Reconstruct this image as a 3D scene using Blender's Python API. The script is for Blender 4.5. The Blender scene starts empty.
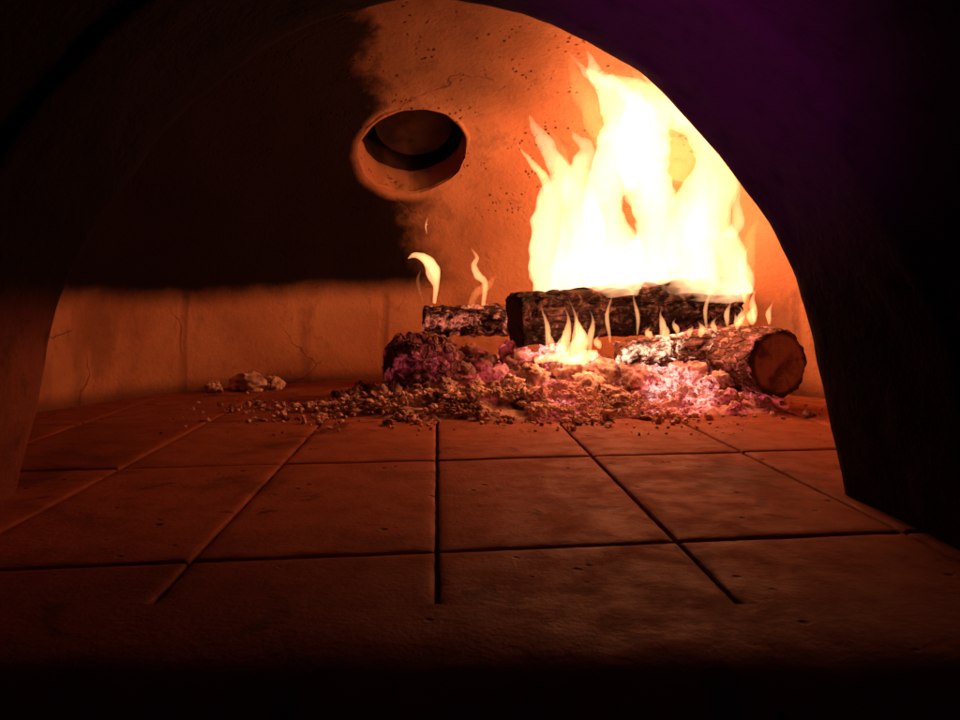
import bpy, bmesh, math, random
from mathutils import Vector, Matrix, noise
random.seed(7)
scene = bpy.context.scene
col = scene.collection
scene.view_settings.view_transform = 'Standard'
scene.view_settings.look = 'None'
scene.view_settings.exposure = 0

# ------------------------------------------------------------------ helpers
class NT:
    def __init__(s, name):
        s.m = bpy.data.materials.new(name); s.m.use_nodes = True
        s.t = s.m.node_tree; s.t.nodes.clear()
        s.out = s.t.nodes.new('ShaderNodeOutputMaterial')
    def n(s, typ, **kw):
        nd = s.t.nodes.new(typ)
        for k, v in kw.items(): setattr(nd, k, v)
        return nd
    def l(s, a, b): s.t.links.new(a, b)
    def put(s, sock, v):
        if isinstance(v, bpy.types.NodeSocket): s.l(v, sock)
        else: sock.default_value = v
    def math(s, op, a, b=0.0, c=None, clamp=False):
        nd = s.n('ShaderNodeMath', operation=op, use_clamp=clamp)
        s.put(nd.inputs[0], a); s.put(nd.inputs[1], b)
        if c is not None: s.put(nd.inputs[2], c)
        return nd.outputs[0]
    def pos(s):
        return s.n('ShaderNodeTexCoord').outputs['Object']
    def noise(s, vec, scale, detail=4, rough=.55, dist=0.0):
        nd = s.n('ShaderNodeTexNoise'); s.l(vec, nd.inputs['Vector'])
        nd.inputs['Scale'].default_value = scale; nd.inputs['Detail'].default_value = detail
        nd.inputs['Roughness'].default_value = rough; nd.inputs['Distortion'].default_value = dist
        return nd.outputs['Fac']
    def voro(s, vec, scale, feature='F1', out='Distance'):
        nd = s.n('ShaderNodeTexVoronoi', feature=feature); s.l(vec, nd.inputs['Vector'])
        nd.inputs['Scale'].default_value = scale
        return nd.outputs[out]
    def ramp(s, v, a, b, lo=0.0, hi=1.0):
        nd = s.n('ShaderNodeMapRange', interpolation_type='SMOOTHSTEP')
        s.l(v, nd.inputs['Value'])
        nd.inputs['From Min'].default_value = a; nd.inputs['From Max'].default_value = b
        nd.inputs['To Min'].default_value = lo; nd.inputs['To Max'].default_value = hi
        return nd.outputs['Result']
    def mix(s, f, a, b):
        nd = s.n('ShaderNodeMix', data_type='RGBA')
        s.put(nd.inputs[0], f)
        for sock, v in ((nd.inputs[6], a), (nd.inputs[7], b)):
            if isinstance(v, tuple): v = (*v, 1.0) if len(v) == 3 else v
            s.put(sock, v)
        return nd.outputs[2]
    def mapping(s, vec, scale):
        nd = s.n('ShaderNodeMapping'); s.l(vec, nd.inputs['Vector'])
        nd.inputs['Scale'].default_value = scale
        return nd.outputs['Vector']
    def finish(s, color, rough=.9, bump=None, strength=.5, dist=.004, emit=None, estr=None, spec=.2):
        b = s.n('ShaderNodeBsdfPrincipled')
        s.put(b.inputs['Base Color'], (*color, 1) if isinstance(color, tuple) else color)
        s.put(b.inputs['Roughness'], rough)
        b.inputs['Specular IOR Level'].default_value = spec
        if bump is not None:
            bm = s.n('ShaderNodeBump'); bm.inputs['Strength'].default_value = strength
            bm.inputs['Distance'].default_value = dist
            s.l(bump, bm.inputs['Height']); s.l(bm.outputs[0], b.inputs['Normal'])
        if emit is not None:
            s.put(b.inputs['Emission Color'], (*emit, 1) if isinstance(emit, tuple) else emit)
            s.put(b.inputs['Emission Strength'], estr)
            s.m.cycles.emission_sampling = 'NONE'
        s.l(b.outputs[0], s.out.inputs['Surface'])
        return s.m

def mesh_obj(name, verts, faces, mats, smooth=True, mi=None, parent=None, sharp=None):
    me = bpy.data.meshes.new(name); me.from_pydata([tuple(v) for v in verts], [], faces)
    for m in (mats if isinstance(mats, list) else [mats]): me.materials.append(m)
    bm = bmesh.new(); bm.from_mesh(me)
    bmesh.ops.recalc_face_normals(bm, faces=bm.faces); bm.to_mesh(me); bm.free()
    for i, p in enumerate(me.polygons):
        p.use_smooth = smooth
        if mi: p.material_index = mi[i]
    if sharp: me.set_sharp_from_angle(angle=math.radians(sharp))
    o = bpy.data.objects.new(name, me); col.objects.link(o)
    if parent: o.parent = parent
    return o
def tag(o, label, cat, group=None, kind=None):
    o['label'] = label; o['category'] = cat
    if group: o['group'] = group
    if kind: o['kind'] = kind
def fbm(p, sc, o=4):
    return noise.fractal(Vector(p) * sc, 1.0, 2.0, o)

# ------------------------------------------------------------------ dimensions (metres)
CX, CY, R = 0.10, 1.414, 1.02       # dome centre and radius
ZB, HD = 0.15, 0.76                 # straight wall height, dome rise
ARCH = [(.53,-.03),(.53,0),(.516,.045),(.504,.092),(.497,.138),(.488,.184),(.476,.238),(.456,.292),(.412,.368),(.383,.414),(.346,.46),
        (.308,.50),(.267,.533),(.216,.572),(.162,.603),(.11,.622),(.057,.634),(.0,.639)]
HOLE_C = Vector((-.067, 2.135, .672)); HOLE_R = .150
HN = Vector((0.0, .61, .79)).normalized()

# ------------------------------------------------------------------ materials
def dome_material():
    t = NT('sooty_plaster'); p = t.pos()
    sep = t.n('ShaderNodeSeparateXYZ'); t.l(p, sep.inputs[0]); X, Y, Z = sep.outputs
    n1 = t.noise(p, 3.5, 6, .6); n2 = t.noise(p, 14, 6, .65); n3 = t.noise(p, 90, 4, .6)
    base = t.mix(t.ramp(n1, .35, .65), (.44, .20, .105), (.60, .31, .17))
    base = t.mix(t.ramp(n2, .50, .72, 0, .55), base, (.27, .115, .062))
    up = t.ramp(Z, .42, .62)
    v = t.voro(p, 60); nm = t.noise(p, 9, 3)
    pit = t.math('MULTIPLY', t.math('MULTIPLY', t.ramp(v, .30, .12), t.ramp(nm, .50, .60)), up)
    base = t.mix(t.math('MULTIPLY', pit, .75), base, (.06, .03, .02))
    nd = t.n('ShaderNodeVectorMath', operation='ADD')
    nc = t.n('ShaderNodeTexNoise'); t.l(p, nc.inputs['Vector']); nc.inputs['Scale'].default_value = 5; nc.inputs['Detail'].default_value = 5
    sc = t.n('ShaderNodeVectorMath', operation='SCALE'); t.l(nc.outputs['Color'], sc.inputs[0]); sc.inputs['Scale'].default_value = .22
    t.l(p, nd.inputs[0]); t.l(sc.outputs[0], nd.inputs[1])
    cr = t.ramp(t.voro(nd.outputs[0], 2.6, 'DISTANCE_TO_EDGE'), .008, .002)
    cr = t.math('MULTIPLY', cr, t.ramp(n1, .50, .60))
    base = t.mix(t.math('MULTIPLY', cr, .3), base, (.07, .03, .02))
    ang = t.math('ARCTAN2', t.math('SUBTRACT', Y, CY), t.math('SUBTRACT', X, CX))
    ang = t.math('ADD', ang, t.math('MULTIPLY', t.math('SUBTRACT', n2, .5), .02))
    fr = t.math('FRACT', t.math('DIVIDE', t.math('SUBTRACT', ang, 2.455 - .31), .62))
    dj = t.math('ABSOLUTE', t.math('SUBTRACT', fr, .5))
    joint = t.math('MULTIPLY', t.ramp(dj, .030, .004), t.ramp(Z, .285, .255))
    base = t.mix(t.math('MULTIPLY', joint, .32), base, (.14, .06, .035))
    sm = t.math('MULTIPLY', t.ramp(t.noise(t.mapping(p, (7, 7, 2.2)), 1.0, 6, .6), .48, .68), t.ramp(Z, .33, .2))
    base = t.mix(t.math('MULTIPLY', sm, .6), base, (.19, .08, .045))
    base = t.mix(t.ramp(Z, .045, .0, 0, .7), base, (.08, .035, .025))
    # soot : everything above the low course that the fire has not burnt clean
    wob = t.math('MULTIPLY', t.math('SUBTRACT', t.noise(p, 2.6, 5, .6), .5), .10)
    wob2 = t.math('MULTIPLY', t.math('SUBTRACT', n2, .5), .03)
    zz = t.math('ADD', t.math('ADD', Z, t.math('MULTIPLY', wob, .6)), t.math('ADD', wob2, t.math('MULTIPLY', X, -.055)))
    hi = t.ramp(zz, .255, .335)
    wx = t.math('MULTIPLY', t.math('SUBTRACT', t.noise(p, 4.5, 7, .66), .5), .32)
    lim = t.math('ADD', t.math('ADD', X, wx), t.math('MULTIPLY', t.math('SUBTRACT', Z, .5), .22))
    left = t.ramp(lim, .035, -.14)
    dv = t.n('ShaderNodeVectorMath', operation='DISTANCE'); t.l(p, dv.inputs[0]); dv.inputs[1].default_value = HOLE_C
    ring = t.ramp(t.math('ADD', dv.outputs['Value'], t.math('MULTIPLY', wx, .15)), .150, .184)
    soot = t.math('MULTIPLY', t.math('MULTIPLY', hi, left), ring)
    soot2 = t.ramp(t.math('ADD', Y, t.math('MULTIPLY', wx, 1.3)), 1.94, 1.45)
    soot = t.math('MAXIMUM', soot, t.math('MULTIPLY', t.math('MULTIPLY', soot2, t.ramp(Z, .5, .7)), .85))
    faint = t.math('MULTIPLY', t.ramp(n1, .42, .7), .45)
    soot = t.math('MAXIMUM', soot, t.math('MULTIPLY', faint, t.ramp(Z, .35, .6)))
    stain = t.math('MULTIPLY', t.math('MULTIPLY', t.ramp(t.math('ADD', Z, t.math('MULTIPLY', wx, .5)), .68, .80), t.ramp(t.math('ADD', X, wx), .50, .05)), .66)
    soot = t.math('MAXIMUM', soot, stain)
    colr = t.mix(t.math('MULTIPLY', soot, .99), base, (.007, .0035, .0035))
    h = t.math('ADD', t.math('ADD', t.math('MULTIPLY', n2, .7), t.math('MULTIPLY', n3, .3)),
               t.math('MULTIPLY', t.math('ADD', t.math('ADD', pit, t.math('MULTIPLY', cr, .4)), t.math('MULTIPLY', joint, .5)), -.8))
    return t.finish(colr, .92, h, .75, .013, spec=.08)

def arch_material():
    t = NT('sooty_shaded_arch_plaster'); p = t.pos()
    sep = t.n('ShaderNodeSeparateXYZ'); t.l(p, sep.inputs[0]); X, Y, Z = sep.outputs
    n1 = t.noise(p, 4, 6, .6); n2 = t.noise(p, 22, 6, .65); n3 = t.noise(p, 120, 4)
    base = t.mix(t.ramp(n1, .35, .65), (.16, .060, .038), (.26, .105, .065))
    zz = t.math('ADD', Z, t.math('MULTIPLY', t.math('SUBTRACT', n1, .5), .12))
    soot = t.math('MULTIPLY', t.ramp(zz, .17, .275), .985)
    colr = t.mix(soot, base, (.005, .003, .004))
    colr = t.mix(t.ramp(X, .02, .20), colr, (.026, .011, .020))  # right side's shade and violet cast painted into the plaster colour
    colr = t.mix(t.ramp(n2, .48, .75, 0, .65), colr, (.006, .003, .005))
    h = t.math('ADD', n2, t.math('MULTIPLY', n3, .3))
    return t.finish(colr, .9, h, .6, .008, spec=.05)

def tile_material():
    t = NT('firebrick_tile'); p = t.pos()
    at = t.n('ShaderNodeAttribute', attribute_name='tile_shade')
    sep = t.n('ShaderNodeSeparateXYZ'); t.l(p, sep.inputs[0])
    n1 = t.noise(p, 3.0, 6, .65, .6); n2 = t.noise(p, 17, 7, .7); n3 = t.noise(p, 160, 4, .6)
    base = t.mix(at.outputs['Fac'], (.27, .080, .037), (.40, .130, .066))
    base = t.mix(t.ramp(n2, .40, .75, 0, .6), base, (.17, .049, .023))
    base = t.mix(t.ramp(n1, .52, .70, 0, .75), base, (.070, .022, .012))
    sp = t.ramp(t.noise(p, 60, 5, .8), .60, .70, 0, .4)
    base = t.mix(sp, base, (.50, .20, .11))
    st = t.ramp(t.noise(p, 6.5, 5, .6, 1.2), .60, .68, 0, .75)
    base = t.mix(st, base, (.055, .017, .011))
    # foreground shade painted into the tile colour, darker toward the mouth
    mouth_shade = t.ramp(t.math('ADD', sep.outputs[1], t.math('MULTIPLY', t.math('SUBTRACT', n1, .5), .5)), .92, .56, 0, .62)
    base = t.mix(mouth_shade, base, (.040, .014, .011))
    pk = t.math('MULTIPLY', t.ramp(t.voro(p, 38), .20, .08), t.ramp(t.noise(p, 8, 2), .56, .62))
    base = t.mix(pk, base, (.03, .012, .01))
    h = t.math('ADD', t.math('MULTIPLY', n2, .8), t.math('SUBTRACT', t.math('MULTIPLY', n3, .35), pk))
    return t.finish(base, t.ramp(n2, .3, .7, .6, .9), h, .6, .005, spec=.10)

def mortar_material():
    t = NT('sooty_mortar'); p = t.pos()
    n = t.noise(p, 60, 5)
    return t.finish(t.mix(n, (.014, .006, .005), (.05, .018, .012)), .95, n, .8, .004, spec=.05)

def ember_material(name, glow, dark, lite, size=.50, gsc=9, world=False):
    t = NT(name); p = t.pos()
    gm = t.n('ShaderNodeNewGeometry'); P = gm.outputs['Position']
    n1 = t.noise(p, 22 if world else 1.5, 6, .65); n2 = t.noise(P, 90, 5, .7); n0 = t.noise(P, 16, 3)
    c = t.mix(t.ramp(n1, .36, .56), dark, lite)
    c = t.mix(t.ramp(n0, .52, .70, 0, .7), c, dark)
    g = t.noise(P, gsc, 5, .6, .4)
    dd = t.n('ShaderNodeVectorMath', operation='DISTANCE'); t.l(P, dd.inputs[0]); dd.inputs[1].default_value = (.45, 1.92, .07)
    heart = t.ramp(dd.outputs['Value'], size, .08)
    crev = t.ramp(n2, .32, .62)
    gl = t.math('MULTIPLY', t.ramp(g, .42, .62), t.math('MULTIPLY', heart, crev))
    ec = t.mix(t.ramp(gl, .12, .65), (1.0, .08, .09), (1.0, .52, .44))
    return t.finish(c, .95, t.math('ADD', n1, t.math('MULTIPLY', n2, .5)), .8, .006, ec, t.math('MULTIPLY', gl, glow), spec=.1)

def char_material(name, tint=(.05,.033,.028), ash=.35, glow=0.0, vscale=(14, 14, 14), seed=0.0, gcol=(1, .10, .22), crack=.9):
    t = NT(name); p0 = t.pos()
    p = t.mapping(p0, vscale)
    a = t.n('ShaderNodeVectorMath', operation='ADD'); t.l(p, a.inputs[0]); a.inputs[1].default_value = (seed, seed, seed)
    nz = t.n('ShaderNodeTexNoise'); t.l(a.outputs[0], nz.inputs['Vector']); nz.inputs['Scale'].default_value = .8
    s2 = t.n('ShaderNodeVectorMath', operation='SCALE'); t.l(nz.outputs['Color'], s2.inputs[0]); s2.inputs['Scale'].default_value = .9
    a2 = t.n('ShaderNodeVectorMath', operation='ADD'); t.l(a.outputs[0], a2.inputs[0]); t.l(s2.outputs[0], a2.inputs[1])
    e = t.voro(a2.outputs[0], 1.6, 'DISTANCE_TO_EDGE')
    n1 = t.noise(p0, 12, 6, .65); n2 = t.noise(p0, 80, 5, .7); n4 = t.noise(p0, 30, 5, .7, .8)
    c = t.mix(t.ramp(n1, .35, .65), tint, tuple(x * 1.9 for x in tint))
    c = t.mix(t.math('MULTIPLY', t.ramp(n4, .50, .62), ash), c, (.50, .32, .27))
    c = t.mix(t.ramp(e, .06, .01, 0, crack), c, (.006, .003, .003))
    gl = t.math('MULTIPLY', t.math('MULTIPLY', t.ramp(n4, .44, .62), t.ramp(n1, .47, .62)), t.math('MULTIPLY', t.ramp(n2, .35, .6), glow))
    return t.finish(c, .88, t.math('ADD', t.ramp(e, 0, .14), t.math('MULTIPLY', n2, .45)), .8, .008, gcol, gl, spec=.12)

def flame_material(name, colr, strength):
    t = NT(name)
    e = t.n('ShaderNodeEmission'); e.inputs['Color'].default_value = (*colr, 1); e.inputs['Strength'].default_value = strength
    t.l(e.outputs[0], t.out.inputs['Volume'])
    return t.m

M_dome = dome_material(); M_arch = arch_material(); M_tile = tile_material(); M_mortar = mortar_material()
M_coal = ember_material('ash_covered_coal', 1.9, (.10, .048, .038), (.60, .38, .31), .46)
M_bed = ember_material('ember_bed_ash', 2.2, (.14, .07, .052), (.58, .37, .30), .50, world=True)
M_ash = ember_material('loose_grey_ash', .6, (.28, .16, .12), (.78, .56, .47), .36)
M_crumb = ember_material('ash_crumb', .7, (.20, .11, .08), (.76, .53, .44), .38, world=True)
M_flame = flame_material('flame_gas_bright', (1.0, .43, .20), 60)
M_lick = flame_material('flame_gas_thin', (1.0, .40, .15), 250)
M_wisp = flame_material('flame_gas_faint', (1.0, .30, .08), 20)

# ------------------------------------------------------------------ oven: dome + arch + flue
oven = bpy.data.objects.new('pizza_oven', None); col.objects.link(oven); oven.location = (0, 0, 0)
tag(oven, 'dark sooty domed masonry oven with arched mouth and round flue hole', 'oven')

NA, NP = 168, 70
def prof(i, off):
    if i <= 12:
        return R + off, -.03 + (ZB + .03) * i / 12
    a = (i - 12) / (NP - 12) * math.pi / 2
    return (R + off) * math.cos(a), ZB + (HD + off) * math.sin(a)
verts, faces = [], []
for layer, off in enumerate((0, .09)):
    for i in range(NP):
        r, z = prof(i, off)
        for k in range(NA):
            a = 2 * math.pi * k / NA
            v = Vector((CX + r * math.cos(a), CY + r * math.sin(a), z))
            if layer == 0:
                d = fbm(v, 2.4, 4) * .014 + fbm(v, 9, 3) * .005
                dirv = Vector((math.cos(a) * .8, math.sin(a) * .8, .6 if i > 12 else 0))
                v = v + dirv * d
            verts.append(v)
    verts.append(Vector((CX, CY, ZB + HD + off)))
L = NP * NA + 1
for layer in (0, 1):
    b = layer * L
    for i in range(NP - 1):
        for k in range(NA):
            k2 = (k + 1) % NA
            faces.append((b + i*NA + k, b + i*NA + k2, b + (i+1)*NA + k2, b + (i+1)*NA + k))
    for k in range(NA):
        faces.append((b + (NP-1)*NA + k, b + (NP-1)*NA + (k+1) % NA, b + NP*NA))
for k in range(NA):
    k2 = (k + 1) % NA
    faces.append((k, k2, L + k2, L + k))
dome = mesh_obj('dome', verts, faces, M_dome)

def hole_r(a): return 1 + .012 * math.sin(3 * a + 1) + .010 * math.sin(7 * a) + .006 * math.sin(17 * a + 2)
def cutter_cyl(c, axis, r, h0, h1, n=96):
    q = axis.to_track_quat('Z', 'Y'); vs = []
    for h in (h0, h1):
        for k in range(n):
            a = 2 * math.pi * k / n
            rr = r * hole_r(a)
            vs.append(c + q @ Vector((rr * math.cos(a), rr * math.sin(a), h)))
    fs = [tuple(range(n)), tuple(range(2*n - 1, n - 1, -1))] + [(k, (k+1) % n, n + (k+1) % n, n + k) for k in range(n)]
    return mesh_obj('cut', vs, fs, M_dome)
c1 = cutter_cyl(HOLE_C, HN, HOLE_R, -.2, .3)
bx = [(-2, -1, -1), (2, -1, -1), (2, .99, -1), (-2, .99, -1), (-2, -1, 2), (2, -1, 2), (2, .99, 2), (-2, .99, 2)]
c2 = mesh_obj('cut', bx, [(0,1,2,3),(4,5,6,7),(0,1,5,4),(1,2,6,5),(2,3,7,6),(3,0,4,7)], M_dome)
for c in (c1, c2):
    md = dome.modifiers.new('b', 'BOOLEAN'); md.operation = 'DIFFERENCE'; md.object = c; md.solver = 'EXACT'
bpy.context.view_layer.update()
dg = bpy.context.evaluated_depsgraph_get()
nm = bpy.data.meshes.new_from_object(dome.evaluated_get(dg))
dome.modifiers.clear(); dome.data = nm; nm.name = 'dome'
for p in nm.polygons: p.use_smooth = True
nm.set_sharp_from_angle(angle=math.radians(35))
for c in (c1, c2): bpy.data.objects.remove(c)
dome.parent = oven

q = HN.to_track_quat('Z', 'Y')
def tfl(x, y, z): return HOLE_C + q @ Vector((x, y, z))
tm = NT('sooty_flue_metal'); pp = tm.pos()
M_flue = tm.finish(tm.mix(tm.ramp(tm.noise(pp, 9, 6, .6), .35, .65), (.018, .008, .006), (.065, .028, .018)), .8, tm.noise(pp, 40, 5), .6, .006, spec=.1)
vs, fs = [], []; n = 96
ringprof = [(.1515, -.002), (.1515, .05), (.1515, .10), (.1515, .20), (.157, .20), (.157, .095)]
for (r, h) in ringprof:
    for k in range(n):
        a = 2*math.pi*k/n; rr = r * hole_r(a); vs.append(tfl(rr*math.cos(a), rr*math.sin(a), h))
for j in range(len(ringprof) - 1):
    for k in range(n): fs.append((j*n + k, j*n + (k+1) % n, (j+1)*n + (k+1) % n, (j+1)*n + k))
flue = mesh_obj('flue_pipe', vs, fs, M_flue, parent=oven, sharp=40)
vs, fs = [], []
for j in range(7):
    r = .112 * (1 - j / 6.0)
    for k in range(n):
        a = 2*math.pi*k/n; vs.append(tfl(r*math.cos(a), r*math.sin(a) + .012, .085 + .02 * math.sqrt(max(0, 1 - (r/.12)**2))))
for j in range(6):
    for k in range(n): fs.append((j*n + k, j*n + (k+1) % n, (j+1)*n + (k+1) % n, (j+1)*n + k))
damper = mesh_obj('damper_plate', vs, fs, M_flue, parent=flue)
vs = [tfl(.156*math.cos(2*math.pi*k/n), .156*math.sin(2*math.pi*k/n), .198) for k in range(n)]
mesh_obj('pipe_cap', vs, [tuple(range(n))], M_flue, parent=flue, smooth=False)
def on_dome(o):
    lo, hi = -.2, .2
    def f(t):
        p = o + HN * t; return ((p.x-CX)**2 + (p.y-CY)**2) / R**2 + ((p.z-ZB)**2) / HD**2 - 1
    for _ in range(40):
        mid = (lo + hi) / 2
        if f(mid) < 0: lo = mid
        else: hi = mid
    return lo
vs, fs = [], []; m = 12
for k in range(n):
    a = 2*math.pi*k/n
    cx_, cy_ = (HOLE_R + .006) * hole_r(a) * math.cos(a), (HOLE_R + .006) * hole_r(a) * math.sin(a)
    t_ = on_dome(tfl(cx_, cy_, 0))
    for j in range(m):
        b = 2*math.pi*j/m
        wob = 1 + .5 * noise.noise(Vector((math.cos(a)*3, math.sin(a)*3, 3)))
        rr = (HOLE_R + .005 + .007*wob*math.cos(b)) * hole_r(a)
        vs.append(tfl(rr*math.cos(a), rr*math.sin(a), .004 + .006*wob*math.sin(b)) + HN * t_)
for k in range(n):
    for j in range(m): fs.append((k*m + j, k*m + (j+1) % m, ((k+1) % n)*m + (j+1) % m, ((k+1) % n)*m + j))
mesh_obj('flue_lip', vs, fs, M_dome, parent=oven)

Lp = [(-x * 1.03, z) for x, z in ARCH] ; Rp = [(x, z) for x, z in reversed(ARCH[:-1])]
raw = Lp + Rp
dense = []
for i in range(len(raw) - 1):
    a, b = Vector(raw[i]), Vector(raw[i+1])
    k = max(1, int((b - a).length / .012))
    for j in range(k): dense.append(a.lerp(b, j / k))
dense.append(Vector(raw[-1]))
for _ in range(14):
    dense = [dense[0]] + [(dense[i-1] + dense[i]*2 + dense[i+1]) / 4 for i in range(1, len(dense)-1)] + [dense[-1]]
NPf = len(dense); ctr2 = Vector((0, .12))
def lp(y, s, box=False):
    out = []
    for p_ in dense:
        if box:
            d = p_ - ctr2; k = min((1.25 / abs(d.x)) if abs(d.x) > 1e-6 else 1e9, (.95 / d.y) if d.y > 1e-6 else 1e9)
            q_ = ctr2 + d * k
            if p_.y < .12: q_ = Vector((math.copysign(1.25, p_.x), p_.y))
            out.append(Vector((q_.x, y, q_.y)))
        else:
            q_ = Vector((p_.x * s, p_.y if p_.y < .12 else .12 + (p_.y - .12) * s))
            v = Vector((q_.x, y, q_.y))
            dd = fbm(v, 6, 4) * .006 + fbm(v, 22, 3) * .0015
            r = Vector((q_.x, 0, max(0, q_.y - .12))); r.normalize()
            out.append(v + r * dd)
    return out
seq = [lp(1.0, 0, True), lp(1.0, 1.05), lp(.998, 1.03), lp(.990, 1.012), lp(.978, 1.002)]
y = .965
while y > .735: seq.append(lp(y, 1.0)); y -= .014
seq += [lp(.728, 1.0), lp(.722, 1.004), lp(.719, 1.010), lp(.716, 1.018), lp(.708, 1.020)]
y = .695
while y > .47: seq.append(lp(y, 1.020)); y -= .02
seq += [lp(.455, 1.03), lp(.45, 1.06), lp(.45, 0, True)]
vs = [v for s_ in seq for v in s_]; fs = []
for j in range(len(seq) - 1):
    for k in range(NPf - 1): fs.append((j*NPf + k, j*NPf + k + 1, (j+1)*NPf + k + 1, (j+1)*NPf + k))
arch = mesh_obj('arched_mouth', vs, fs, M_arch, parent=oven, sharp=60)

# ------------------------------------------------------------------ floor
cols = [-1.22, -.97, -.72, -.472, -.236, 0, .25, .505, .78, 1.03, 1.28]
rows = [.625, .757, 1.19, 1.62, 2.05, 2.48]
SK = .13
vs, fs, shade = [], [], []
for ci in range(len(cols) - 1):
    for ri in range(len(rows) - 1):
        x0, x1 = cols[ci], cols[ci+1]; y0, y1 = rows[ri], rows[ri+1]
        g = .0016; W, H = x1 - x0, y1 - y0
        us = [g, g + .0008, g + .0024, g + .006] + [W * i / 14 for i in range(1, 14)] + [W - g - .006, W - g - .0024, W - g - .0008, W - g]
        n_v = 22 if ri else 8
        ws = [g, g + .0008, g + .0024, g + .006] + [H * i / n_v for i in range(1, n_v)] + [H - g - .006, H - g - .0024, H - g - .0008, H - g]
        if ri == 0: ws[0] = 0.0
        tilt = (random.uniform(-.0006, .0006), random.uniform(-.0006, .0006)); lift = random.uniform(-.0006, .0006)
        if ri == 0: tilt = (0, 0); lift = 0
        sh = random.random(); b = len(vs); nu, nw = len(us), len(ws)
        for jw, w in enumerate(ws):
            for iu, u in enumerate(us):
                du = min(u - g, W - g - u); dw = min(w - g if ri else 1, H - g - w); d = max(0, min(du, dw))
                x = x0 + u; yy = y0 + w
                ysk = yy + x * SK if ri else y0 + w * (1 + x * SK / H)
                e = max(0, 1 - d / .006); z = -.0030 * e ** 2.2
                nz = noise.noise(Vector((x * 60, yy * 60, 1.3))); nz2 = noise.noise(Vector((x * 12, yy * 12, 5)))
                if d < .003: z -= max(0, nz) * .0025
                z += nz2 * .0006 * (1 if ri else min(1, w / .05)) + lift + tilt[0] * (u / W - .5) * 2 + tilt[1] * (w / H - .5) * 2
                wobx = nz * .0012 * (1 if d < .003 else 0)
                if d <= .0001: z = -.014
                vs.append((x + wobx, ysk + (wobx * .7 if jw else 0), z)); shade.append(sh * .8 if ri else .15)
        for jw in range(nw - 1):
            for iu in range(nu - 1):
                fs.append((b + jw*nu + iu, b + jw*nu + iu + 1, b + (jw+1)*nu + iu + 1, b + (jw+1)*nu + iu))
nt = len(fs)
b = len(vs)
vs += [(-1.3, .6245, -.006), (1.3, .6245, -.006), (1.3, 2.7, -.006), (-1.3, 2.7, -.006)]; shade += [0]*4
fs.append((b, b+1, b+2, b+3))
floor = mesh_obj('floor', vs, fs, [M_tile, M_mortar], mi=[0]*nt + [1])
at = floor.data.attributes.new('tile_shade', 'FLOAT', 'POINT')
at.data.foreach_set('value', shade)
tag(floor, 'sooty square firebrick tile oven floor', 'floor', kind='structure')

vs, fs = [], []; nx = 160
pr = [(.6252, 0), (.622, 0), (.60, 0), (.58, -.0005), (.56, -.001), (.545, -.003), (.53, -.007), (.515, -.015), (.505, -.030), (.50, -.14)]
for (yy, z) in pr:
    for i in range(nx + 1):
        x = -1.2 + 2.4 * i / nx
        k = 1 if yy < .6 else 0
        vs.append((x, yy + k * fbm((x, yy, 0), 14, 3) * .004, z + k * fbm((x, yy, 3), 9, 3) * .0015))
for j in range(len(pr) - 1):
    for i in range(nx): fs.append((j*(nx+1) + i, j*(nx+1) + i + 1, (j+1)*(nx+1) + i + 1, (j+1)*(nx+1) + i))
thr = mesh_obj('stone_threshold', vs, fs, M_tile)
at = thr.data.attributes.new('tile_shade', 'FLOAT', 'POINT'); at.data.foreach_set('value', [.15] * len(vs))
tag(thr, 'dark worn stone sill along the oven mouth', 'sill')
def led():
    t = NT('dark_ledge_stone'); p = t.pos(); n1 = t.noise(p, 8, 6, .65)
    return t.finish(t.mix(n1, (.03, .014, .014), (.08, .04, .035)), .9, n1, .5, .006, spec=.1)
g_ = mesh_obj('ground', [(-1.4, -.4, -.13), (1.4, -.4, -.13), (1.4, .53, -.13), (-1.4, .53, -.13)], [(0,1,2,3)], led())
tag(g_, 'dark stone ledge in front of the oven', 'ledge', kind='structure')

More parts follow.
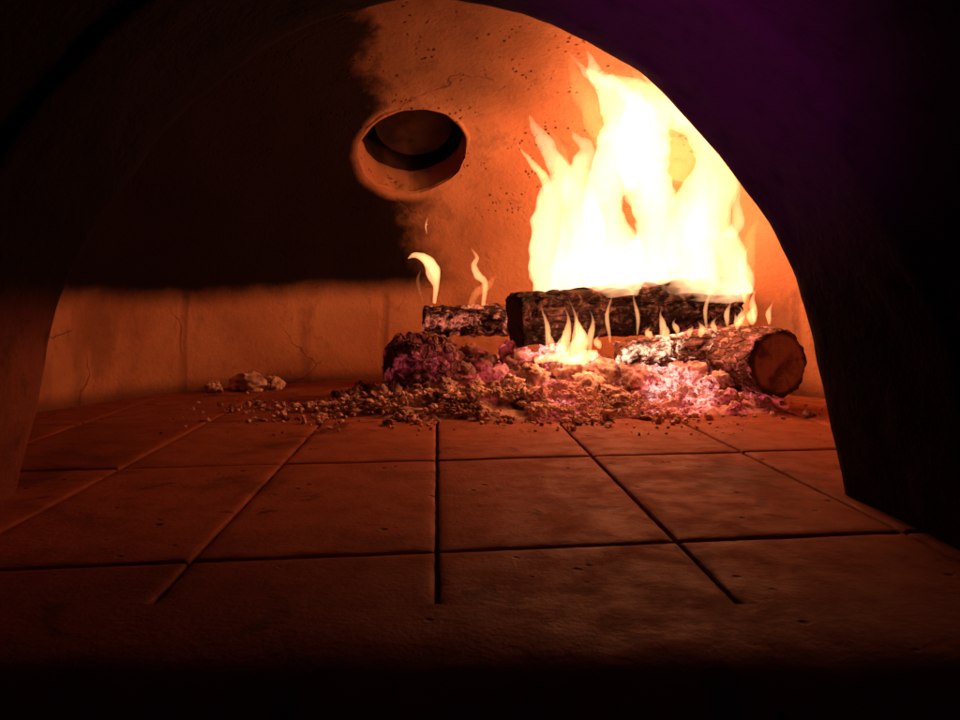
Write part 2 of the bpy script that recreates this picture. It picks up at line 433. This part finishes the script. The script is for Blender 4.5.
# ------------------------------------------------------------------ logs
def log_mesh(name, Lg, r, mats, square=0.0, seg=96, nl=90, rough=.010, seed=0.0, taper=0.0, crack=26, bend=0.0):
    vs, fs, mi = [], [], []
    def rad(a, x):
        c, s = abs(math.cos(a + .3)), abs(math.sin(a + .3))
        sq = 1.0 / ((c**4 + s**4) ** .25)
        base = r * ((1 - square) + square * sq * .96)
        p = Vector((x * crack * .45, math.cos(a) * r * crack, math.sin(a) * r * crack)) + Vector((seed, seed, seed))
        dist, _ = noise.voronoi(p)
        cr = max(0, 1 - (dist[1] - dist[0]) / .22)
        return base * (1 - taper * x / Lg) * (1 + .09 * noise.noise(Vector((x * 7, math.cos(a) * 1.6, math.sin(a) * 1.6 + seed)))) - rough * cr * .6 + rough * .5 * noise.noise(p * 2.2)
    for i in range(nl + 1):
        x = Lg * i / nl
        endf = min(i, nl - i)
        for k in range(seg):
            a = 2*math.pi*k/seg
            rr = rad(a, x) * (1 - (.035 if endf == 0 else 0))
            vs.append((x + .006 * noise.noise(Vector((a * 3, seed, x))), rr * math.cos(a), rr * math.sin(a) + bend * math.sin(math.pi * x / Lg)))
    for i in range(nl):
        for k in range(seg):
            fs.append((i*seg + k, i*seg + (k+1) % seg, (i+1)*seg + (k+1) % seg, (i+1)*seg + k)); mi.append(0)
    for end in (0, 1):
        last = [end * nl * seg + k for k in range(seg)]
        nr = 14
        for j in range(1, nr):
            f = 1 - j / nr; cur = []
            for k in range(seg):
                a = 2*math.pi*k/seg; x = end * Lg
                rr = rad(a, x) * .965 * f
                dz = .0035 * noise.noise(Vector((math.cos(a) * rr * 60, math.sin(a) * rr * 60, seed + end)))
                cc = abs(math.sin(a * 2.5 + seed)) ; dz -= .006 * max(0, 1 - cc / .07) * f
                vs.append((x + (1 if end else -1) * (.002 + dz), rr * math.cos(a), rr * math.sin(a))); cur.append(len(vs) - 1)
            for k in range(seg):
                fs.append((last[k], last[(k+1) % seg], cur[(k+1) % seg], cur[k])); mi.append(1)
            last = cur
        fs.append(tuple(last)); mi.append(1)
    return mesh_obj(name, vs, fs, mats, mi=mi, sharp=65)
def place(o, p0, p1, roll=0):
    p0, p1 = Vector(p0), Vector(p1); d = (p1 - p0).normalized()
    o.matrix_world = Matrix.Translation(p0) @ d.to_track_quat('X', 'Z').to_matrix().to_4x4() @ Matrix.Rotation(roll, 4, 'X')

def end_grain(name, dark=(.07,.04,.03), lite=(.17,.10,.075), rim=.07):
    t = NT(name); p = t.pos()
    sep = t.n('ShaderNodeSeparateXYZ'); t.l(p, sep.inputs[0])
    rr = t.math('SQRT', t.math('ADD', t.math('POWER', sep.outputs[1], 2), t.math('POWER', sep.outputs[2], 2)))
    n1 = t.noise(p, 18, 5, .6); n2 = t.noise(p, 90, 5)
    w = t.math('SINE', t.math('MULTIPLY', t.math('ADD', rr, t.math('MULTIPLY', n1, .02)), 900))
    c = t.mix(t.ramp(w, -1.2, 1.2, .3, .7), dark, lite)
    c = t.mix(t.ramp(n1, .45, .65, 0, .7), c, (.05, .028, .026))
    c = t.mix(t.ramp(rr, rim - .012, rim, 0, .8), c, (.02, .01, .008))
    return t.finish(c, .9, t.math('ADD', t.math('MULTIPLY', w, .1), n2), .5, .004, spec=.1)

M_char1 = char_material('charred_split_wood', (.012, .006, .005), .14, .22, (7, 30, 30), 0, (1, .16, .06), .8)
M_char2 = char_material('glowing_charred_wood', (.030, .014, .012), .6, .7, (18, 34, 34), 4, (1, .20, .12), .7)
M_bark = char_material('ashy_bark', (.09, .042, .032), .75, .45, (12, 40, 40), 9, (1, .12, .16), .6)
M_hot = char_material('white_hot_branch', (.12, .06, .045), .75, 4.0, (12, 40, 40), 9, (1, .46, .28), .5)
M_lump = char_material('alligatored_char', (.13, .055, .05), .8, .30, (26, 26, 26), 2, (1, .09, .14), .85)
M_endA = end_grain('charred_end_grain', (.02, .01, .008), (.10, .05, .03), .2)
M_endB = end_grain('sawn_end_grain', (.36, .24, .23), (.50, .35, .33))

l1 = log_mesh('log', .60, .068, [M_char1, M_endA], square=.85, seed=1.1, rough=.012, crack=30, nl=120)
place(l1, (.195, 1.90, .200), (.785, 2.03, .250), .25)
tag(l1, 'thick split log charred black, burning on the embers', 'log', 'firewood logs')
l2 = log_mesh('log', .34, .044, [M_char2, M_char2], square=.5, seed=5.3, rough=.014, crack=36)
place(l2, (-.035, 2.10, .190), (.30, 2.13, .196), .4)
tag(l2, 'thin charred log with glowing patches behind the lump', 'log', 'firewood logs')
l3 = log_mesh('log', .44, .079, [M_bark, M_endB], square=0, seed=8.2, rough=.008, crack=34)
place(l3, (.765, 1.70, .108), (.655, 2.11, .108), .0)
tag(l3, 'round ash-grey log with sawn end facing out', 'log', 'firewood logs')
l4 = log_mesh('log', .17, .083, [M_lump, M_lump], square=.25, seed=3.7, rough=.018, crack=34)
for v in l4.data.vertices:
    x = v.co.x / .17; f = max(.3, 1 - abs(2*x - 1) ** 3.2 * .34); v.co.y *= f; v.co.z *= f
place(l4, (-.118, 1.88, .085), (.04, 1.94, .090), .3)
tag(l4, 'short stub of charred log with cracked alligator surface', 'log', 'firewood logs')
l5 = log_mesh('log', .26, .034, [M_hot, M_hot], square=.3, seed=13.7, rough=.014, crack=30)
place(l5, (.44, 1.84, .118), (.67, 1.86, .145), .3)
tag(l5, 'white-hot glowing branch lying in the embers', 'log', 'firewood logs')

# ------------------------------------------------------------------ ember bed
def bed_h(x, y):
    u = (x - .32) / .56; w = (y - 2.02) / (.25)
    d = math.sqrt(u*u + w*w)
    h = .105 * max(0, 1 - d ** 1.9)
    u2 = (x - .14) / .44; w2 = (y - 1.77) / .22
    h = max(h, .036 * max(0, 1 - (u2*u2 + w2*w2)))
    u3 = (x - .60) / .26; w3 = (y - 1.84) / .20
    return max(h, .055 * max(0, 1 - (u3*u3 + w3*w3)))
vs, fs = [], []; nx, ny = 330, 190
for j in range(ny + 1):
    for i in range(nx + 1):
        x = -.36 + 1.30 * i / nx; yv = 1.54 + .78 * j / ny
        h = bed_h(x, yv)
        dist, _ = noise.voronoi(Vector((x * 34, yv * 34, 0)))
        lump = max(0, .5 - dist[0]) * .035 + fbm((x, yv, 1), 18, 4) * .010
        k = min(1, h / .03)
        vs.append((x, yv, h + lump * k - .006 * (1 - k) - .004))
for j in range(ny):
    for i in range(nx): fs.append((j*(nx+1) + i, j*(nx+1) + i + 1, (j+1)*(nx+1) + i + 1, (j+1)*(nx+1) + i))
bed = mesh_obj('ember_bed', vs, fs, M_bed)
tag(bed, 'heap of glowing pink embers and grey ash', 'embers', kind='stuff')

def rock(seed, sub=4, amp=.35, mat=None):
    bm = bmesh.new(); bmesh.ops.create_icosphere(bm, subdivisions=sub, radius=1)
    s = Vector((seed * 7.1, seed * 3.3, seed))
    sx, sy, sz = 1, random.uniform(.65, .95), random.uniform(.55, .8)
    for v in bm.verts:
        n = v.co.normalized()
        dist, _ = noise.voronoi(n * 1.6 + s)
        d = 1 + amp * (noise.noise(n * 1.3 + s)) - .22 * max(0, 1 - (dist[1] - dist[0]) / .25) + .18 * noise.fractal(n * 3.5 + s, 1, 2, 4)
        v.co = Vector((n.x * sx, n.y * sy, n.z * sz)) * d
    me = bpy.data.meshes.new('coal'); bm.to_mesh(me); bm.free()
    for p in me.polygons: p.use_smooth = True
    me.materials.append(mat or M_coal); return me
rocks = [rock(i + 1) for i in range(9)]
pale = [rock(i + 40, 4, .4, M_ash) for i in range(4)]
small = [rock(i + 20, 2, .5) for i in range(8)]
def coal(x, y, s, z=None, label='grey ash-coated coal lying in the ember bed', src=None):
    o = bpy.data.objects.new('coal', random.choice(src or rocks)); col.objects.link(o)
    zz = (bed_h(x, y) if z is None else z)
    o.location = (x, y, zz + s * .42)
    o.rotation_euler = (random.uniform(-.5, .5), random.uniform(-.5, .5), random.uniform(0, 6.28))
    o.scale = (s,) * 3
    tag(o, label, 'coal', 'coals in the fire')
for x, y, s in [(.155,1.84,.046),(.235,1.83,.050),(.48,1.79,.060),(.36,1.80,.044),(.33,1.86,.048),(.42,1.86,.046),(.57,1.79,.045),(.61,1.82,.040),
                (.67,1.78,.034),(.12,1.93,.040),(.10,1.99,.045),(.20,1.93,.050),(.05,1.98,.032),(-.17,1.90,.036),(-.20,1.86,.026),(.29,1.93,.046),
                (.54,1.75,.030),(.27,1.76,.034),(.17,1.77,.034),(.62,1.74,.028),(.66,1.70,.022),(.02,1.80,.030),(.41,1.74,.026),(.65,1.66,.016),(.79,1.62,.012)]:
    coal(x, y, s, src=random.choice([rocks, rocks, pale]))
coal(-.52, 2.10, .046, 0, 'pale ash lump lying alone on the tiles', pale)
coal(-.605, 2.06, .026, 0, 'small ash lump lying on the tiles', pale)
coal(-.455, 2.13, .030, 0, 'small ash lump lying on the tiles', pale)
for i in range(110):
    a = random.uniform(0, 6.28); rr = math.sqrt(random.random())
    x = .22 + .50 * rr * math.cos(a); y = 1.82 + .16 * rr * math.sin(a)
    coal(x, y, random.uniform(.010, .026), src=random.choice([rocks, pale, pale]))
vsC, fsC = [], []
for i in range(5200):
    if i < 4700:
        x = random.gauss(.16, .23); y = random.gauss(1.70, .08)
        cl = noise.noise(Vector((x * 11, y * 11, 2)))
        if cl < -.10 and y < 1.68: continue
        if y < 1.50 - .1 * random.random(): continue
    else:
        x = random.uniform(-.6, .9); y = random.uniform(1.4, 2.1)
    if (x - CX)**2 + (y - CY)**2 > .90: continue
    s = random.choice([.002, .003, .003, .003, .004, .004, .005, .006, .008, .011]) * random.uniform(.7, 1.2)
    if i >= 4700: s *= .45
    me = random.choice(small)
    M = Matrix.Translation((x, y, bed_h(x, y) + s * .4 + (random.random() * .010 if i < 4700 and abs(y-1.71) < .06 else 0))) @ Matrix.Rotation(random.uniform(0, 6.28), 4, Vector((random.random(), random.random(), 1)).normalized()) @ Matrix.Diagonal((s * random.uniform(.8, 1.3), s, s * random.uniform(.7, 1.0), 1))
    b = len(vsC)
    vsC += [tuple(M @ v.co) for v in me.vertices]
    fsC += [tuple(b + k for k in p.vertices) for p in me.polygons]
me = bpy.data.meshes.new('ash_crumbs'); me.from_pydata(vsC, [], fsC); me.materials.append(M_crumb)
cr = bpy.data.objects.new('ash_crumbs', me); col.objects.link(cr)
tag(cr, 'scattered crumbs of grey ash and charcoal on tiles', 'ash', kind='stuff')

# ------------------------------------------------------------------ flames
fire = bpy.data.objects.new('fire', None); col.objects.link(fire); fire.location = (.5, 1.97, .12)
tag(fire, 'bright white-yellow wood fire leaping from the logs', 'fire')
U = .0026
def tube(vs, fs, pts, flat=.7, seg=14, seed=0):
    P = [Vector(p) for p in pts]; out = []
    for i in range(len(P) - 1):
        p0 = P[max(i-1, 0)]; p1 = P[i]; p2 = P[i+1]; p3 = P[min(i+2, len(P)-1)]
        k = 8
        for j in range(k):
            t = j / k
            out.append(.5 * ((2*p1) + (-p0 + p2)*t + (2*p0 - 5*p1 + 4*p2 - p3)*t*t + (-p0 + 3*p1 - 3*p2 + p3)*t**3))
    out.append(P[-1])
    b = len(vs); n = len(out)
    for i, c in enumerate(out):
        a = out[max(i-1, 0)]; d = out[min(i+1, n-1)]
        tx, tz = d[0]-a[0], d[1]-a[1]; ln = math.hypot(tx, tz) or 1; tx /= ln; tz /= ln
        r = max(c[2], .0005)
        for k in range(seg):
            an = 2*math.pi*k/seg
            w = math.cos(an) * r * (1 + .18 * noise.noise(Vector((an, i * .35, seed)))); dy = math.sin(an) * r * flat
            vs.append(Vector((c[0] + w * tz, c[3] + dy, c[1] - w * tx)))
    for i in range(n - 1):
        for k in range(seg): fs.append((b + i*seg + k, b + i*seg + (k+1) % seg, b + (i+1)*seg + (k+1) % seg, b + (i+1)*seg + k))
    fs.append(tuple(b + k for k in range(seg))); fs.append(tuple(b + (n-1)*seg + k for k in reversed(range(seg))))
def flame(tongues, mat, x0, y0, z0, u=U, flat=.7, voxel=None, disp=.0, label=None, curl=0.0):
    """curl: the flames bend toward the mouth of the oven as they follow the vault"""
    vs, fs = [], []
    for i, tg in enumerate(tongues):
        dy = tg[0]
        pts = [(x0 + a*u, z0 + b_*u, r*u, y0 + dy) for (a, b_, r) in tg[1:]]
        tube(vs, fs, pts, flat, seed=i * 3.1)
    o = mesh_obj('flame', vs, fs, mat)
    if voxel:
        md = o.modifiers.new('r', 'REMESH'); md.mode = 'VOXEL'; md.voxel_size = voxel; md.use_smooth_shade = True
        bpy.context.view_layer.update()
        me = bpy.data.meshes.new_from_object(o.evaluated_get(bpy.context.evaluated_depsgraph_get()))
        o.modifiers.clear(); o.data = me
        for v in me.vertices:
            p = v.co.copy()
            q = Vector((p.x * 11, p.y * 9, p.z * 5)); q2 = q * 2.4; q3 = q * 5.5
            p = p + Vector((noise.noise(q), .6 * noise.noise(q + Vector((9, 9, 9))), .5 * noise.noise(q + Vector((4, 0, 4))))) * disp \
                     + Vector((noise.noise(q2), .5 * noise.noise(q2 + Vector((9, 9, 9))), .8 * noise.noise(q2 + Vector((4, 0, 4))))) * disp * .7 \
                     + Vector((noise.noise(q3), .4 * noise.noise(q3 + Vector((9, 9, 9))), .6 * noise.noise(q3 + Vector((4, 0, 4))))) * disp * .3
            if curl:
                t = max(0, min(1.1, (p.z - .27) / .60)); k = curl * t ** 1.25
                p.y -= k; p.x -= p.x * k * .5; p.z -= (p.z - .25) * k * .5
            v.co = p
        bm = bmesh.new(); bm.from_mesh(me)
        bmesh.ops.smooth_vert(bm, verts=bm.verts, factor=.5, use_axis_x=True, use_axis_y=True, use_axis_z=True)
        bm.to_mesh(me); bm.free()
        me.materials.clear(); me.materials.append(mat)
        for p in me.polygons: p.use_smooth = True
    o.parent = fire; o.matrix_parent_inverse = Matrix.Translation(-Vector(fire.location))
    if label: o['label'] = label
    return o
main = [
 (0, (-88,-2,14), (-87,20,17), (-86,50,18), (-84,85,16), (-74,112,12), (-80,138,9), (-90,160,6), (-98,178,2)),
 (.02, (-60,0,24), (-55,30,26), (-52,70,22), (-56,104,18), (-50,128,13), (-42,144,8), (-50,156,4), (-58,166,1.5)),
 (-.02, (-20,0,28), (-22,35,28), (-30,70,20), (-32,100,18), (-20,130,24), (-8,156,26), (-10,178,20), (-26,200,13), (-40,216,8), (-52,238,2)),
 (.03, (20,0,30), (22,35,28), (26,70,22), (20,98,24), (12,128,28), (12,156,28), (14,180,24), (6,200,16), (-12,212,9), (-34,220,4), (-44,228,1.5)),
 (0, (60,0,28), (60,35,26), (58,70,26), (64,100,19), (70,126,15), (70,150,15), (60,172,18), (44,190,20), (28,206,12), (14,216,7), (2,226,2)),
 (-.02, (95,0,18), (93,22,15), (86,50,14), (80,80,12), (84,110,12), (86,138,10), (80,160,10), (72,182,9), (60,202,6), (52,218,2)),
 (.0, (-100,0,8), (0,2,14), (112,0,9)),
 (.0, (108,2,9), (114,18,7), (108,32,5), (116,48,1.5)),
 (.01, (-36,90,12), (-58,112,8), (-66,130,5), (-76,146,1.5)),
 (.01, (96,60,6), (104,74,5), (101,92,3.5), (108,108,1.2)),
 (.0, (-20,206,5), (-44,214,5), (-58,226,3), (-66,240,1.2)),
]
flame(main, M_flame, .505, 1.95, .262, flat=.60, voxel=.0036, disp=.018, label='tall blazing white-hot flame', curl=.26)
outer = [
 (.04, (80,60,20), (90,100,16), (98,130,12), (92,160,9), (98,188,2)),
 (.04, (-50,100,12), (-70,124,10), (-66,150,6), (-78,174,1.5)),
 (.04, (104,-60,14), (116,-20,14), (122,10,12), (126,45,8), (134,80,2)),
 (.04, (40,120,26), (52,150,22), (42,180,20), (24,208,12), (10,232,2)),
 (.04, (-14,160,18), (-30,188,15), (-48,214,9), (-60,244,2)),
]
flame(outer, M_wisp, .505, 1.99, .262, flat=.6, voxel=.004, disp=.020, label='fainter orange flame', curl=.26)
flame([(0, (-86,98,3), (-90,114,5), (-98,124,4), (-106,136,2.4), (-116,148,.8))], M_lick, .505, 1.92, .262, flat=.3, voxel=.003, disp=.006)
U2 = .00275
flame([(0, (434-437,-8,2), (436-437,12,3.5), (434-437,26,6), (426-437,37,5.5), (414-437,40,3), (405-437,35,.6)),
       (0, (436-437,8,2), (430-437,20,3), (427-437,28,2), (422-437,36,.6))], M_lick, 0, 2.08, .262, u=U2, flat=.34, voxel=.0022, disp=.005, label='small curling flame')
flame([(0, (483-437,-10,2), (485-437,12,3), (478-437,20,4), (474-437,30,3), (477-437,38,2), (471-437,47,.5))], M_lick, 0, 2.08, .262, u=U2, flat=.28)
flame([(0, (470-437,-12,3), (476-437,2,4), (488-437,10,4), (496-437,20,1))], M_wisp, 0, 2.09, .262, u=U2, flat=.8)
flame([(0, (423-437,-6,1), (418-437,14,1.8), (421-437,26,.5))], M_wisp, 0, 2.09, .262, u=U2, flat=.8)
flame([(0, (427-437,62,.5), (426-437,70,.9), (428-437,78,.3))], M_lick, 0, 2.09, .262, u=U2, flat=.6)
U3 = .00242
def lick(px, base, top, r, sway=3, y=1.83, fl=.35):
    h = top - base; ph = random.uniform(0, 6.28); lean = random.uniform(-4, 2)
    pts = []
    for i in range(9):
        t = i / 8
        body = math.sin(math.pi * min(1, t * .72 + .12)) if t < .45 else math.sin(math.pi * min(1, .45 * .72 + .12)) * (1 - (t - .45) / .55) ** 1.3
        pts.append((px + lean * t + sway * math.sin(ph + t * 5.5) * t, base + h * t, max(.25, r * body)))
    flame([(0, *pts)], M_lick, 0, y, .25, u=U3, flat=fl)
for a in [(108,-50,-2,3.0,4), (113,-52,-26,3,2), (128,-60,-6,5,5), (141,-58,-12,7,4), (150,-52,-8,3.6,4), (134,-60,4,3,6), (122,-56,-30,5,3), (170,-42,12,2.4,5), (196,-34,14,2.2,4), (218,-36,-8,3.6,3), (237,-34,-18,3.2,3),
          (262,-30,22,2.2,5), (284,-26,2,3,3), (300,-24,-6,4,3), (312,-22,14,3.8,4), (247,-36,-24,3,3), (326,-24,0,3,3), (272,-32,-16,3,3), (292,-28,-12,4,2), (306,-24,-4,5,3), (160,-48,-34,4,3), (210,-38,-26,4,3), (226,-40,-22,4,3), (256,-36,-20,4,3)]:
    lick(*a, y=1.80 + random.uniform(-.015, .015))
flame([(0, (96,-60,4), (112,-56,5), (128,-58,7), (146,-56,7), (158,-52,4)), (0, (128,-58,6), (134,-44,6), (140,-34,4), (138,-22,1))], M_lick, 0, 1.80, .25, u=U3, flat=.3, voxel=.0025, disp=.008)

# ------------------------------------------------------------------ light
def lamp(name, loc, power, colr, size):
    ld = bpy.data.lights.new(name, 'POINT'); ld.energy = power; ld.color = colr; ld.shadow_soft_size = size
    o = bpy.data.objects.new(name, ld); o.location = loc; col.objects.link(o); return o
lamp('fire_light', (.50, 1.93, .44), 7.5, (1, .25, .06), .05)
lamp('fire_light', (.34, 1.79, .18), 1.0, (1, .34, .18), .010)
lamp('fire_light', (.62, 1.77, .21), .6, (1, .34, .20), .010)

ld = bpy.data.lights.new('violet_fill', 'SPOT'); ld.energy = 28; ld.color = (1.0, .10, .80); ld.shadow_soft_size = .08  # added violet spot with no real source, gives the arch a flare-like tint
ld.spot_size = math.radians(44); ld.spot_blend = 1.0
o = bpy.data.objects.new('violet_fill', ld); o.location = (-.32, .30, .30); col.objects.link(o)
o.rotation_euler = (Vector((.30, .88, .58)) - o.location).to_track_quat('-Z', 'Y').to_euler()

w = bpy.data.worlds.new('World'); scene.world = w; w.use_nodes = True
bgn = w.node_tree.nodes['Background']; bgn.inputs[0].default_value = (.40, .12, .35, 1); bgn.inputs[1].default_value = .045

# ------------------------------------------------------------------ camera
cd = bpy.data.cameras.new('camera'); cam = bpy.data.objects.new('camera', cd); col.objects.link(cam)
cam.location = (0, 0, .25); cam.rotation_euler = (math.radians(90), 0, 0)
cd.lens = 28.5; cd.sensor_width = 36; cd.shift_x = .045; cd.shift_y = -.0625; cd.clip_start = .01; cd.clip_end = 100
scene.camera = cam
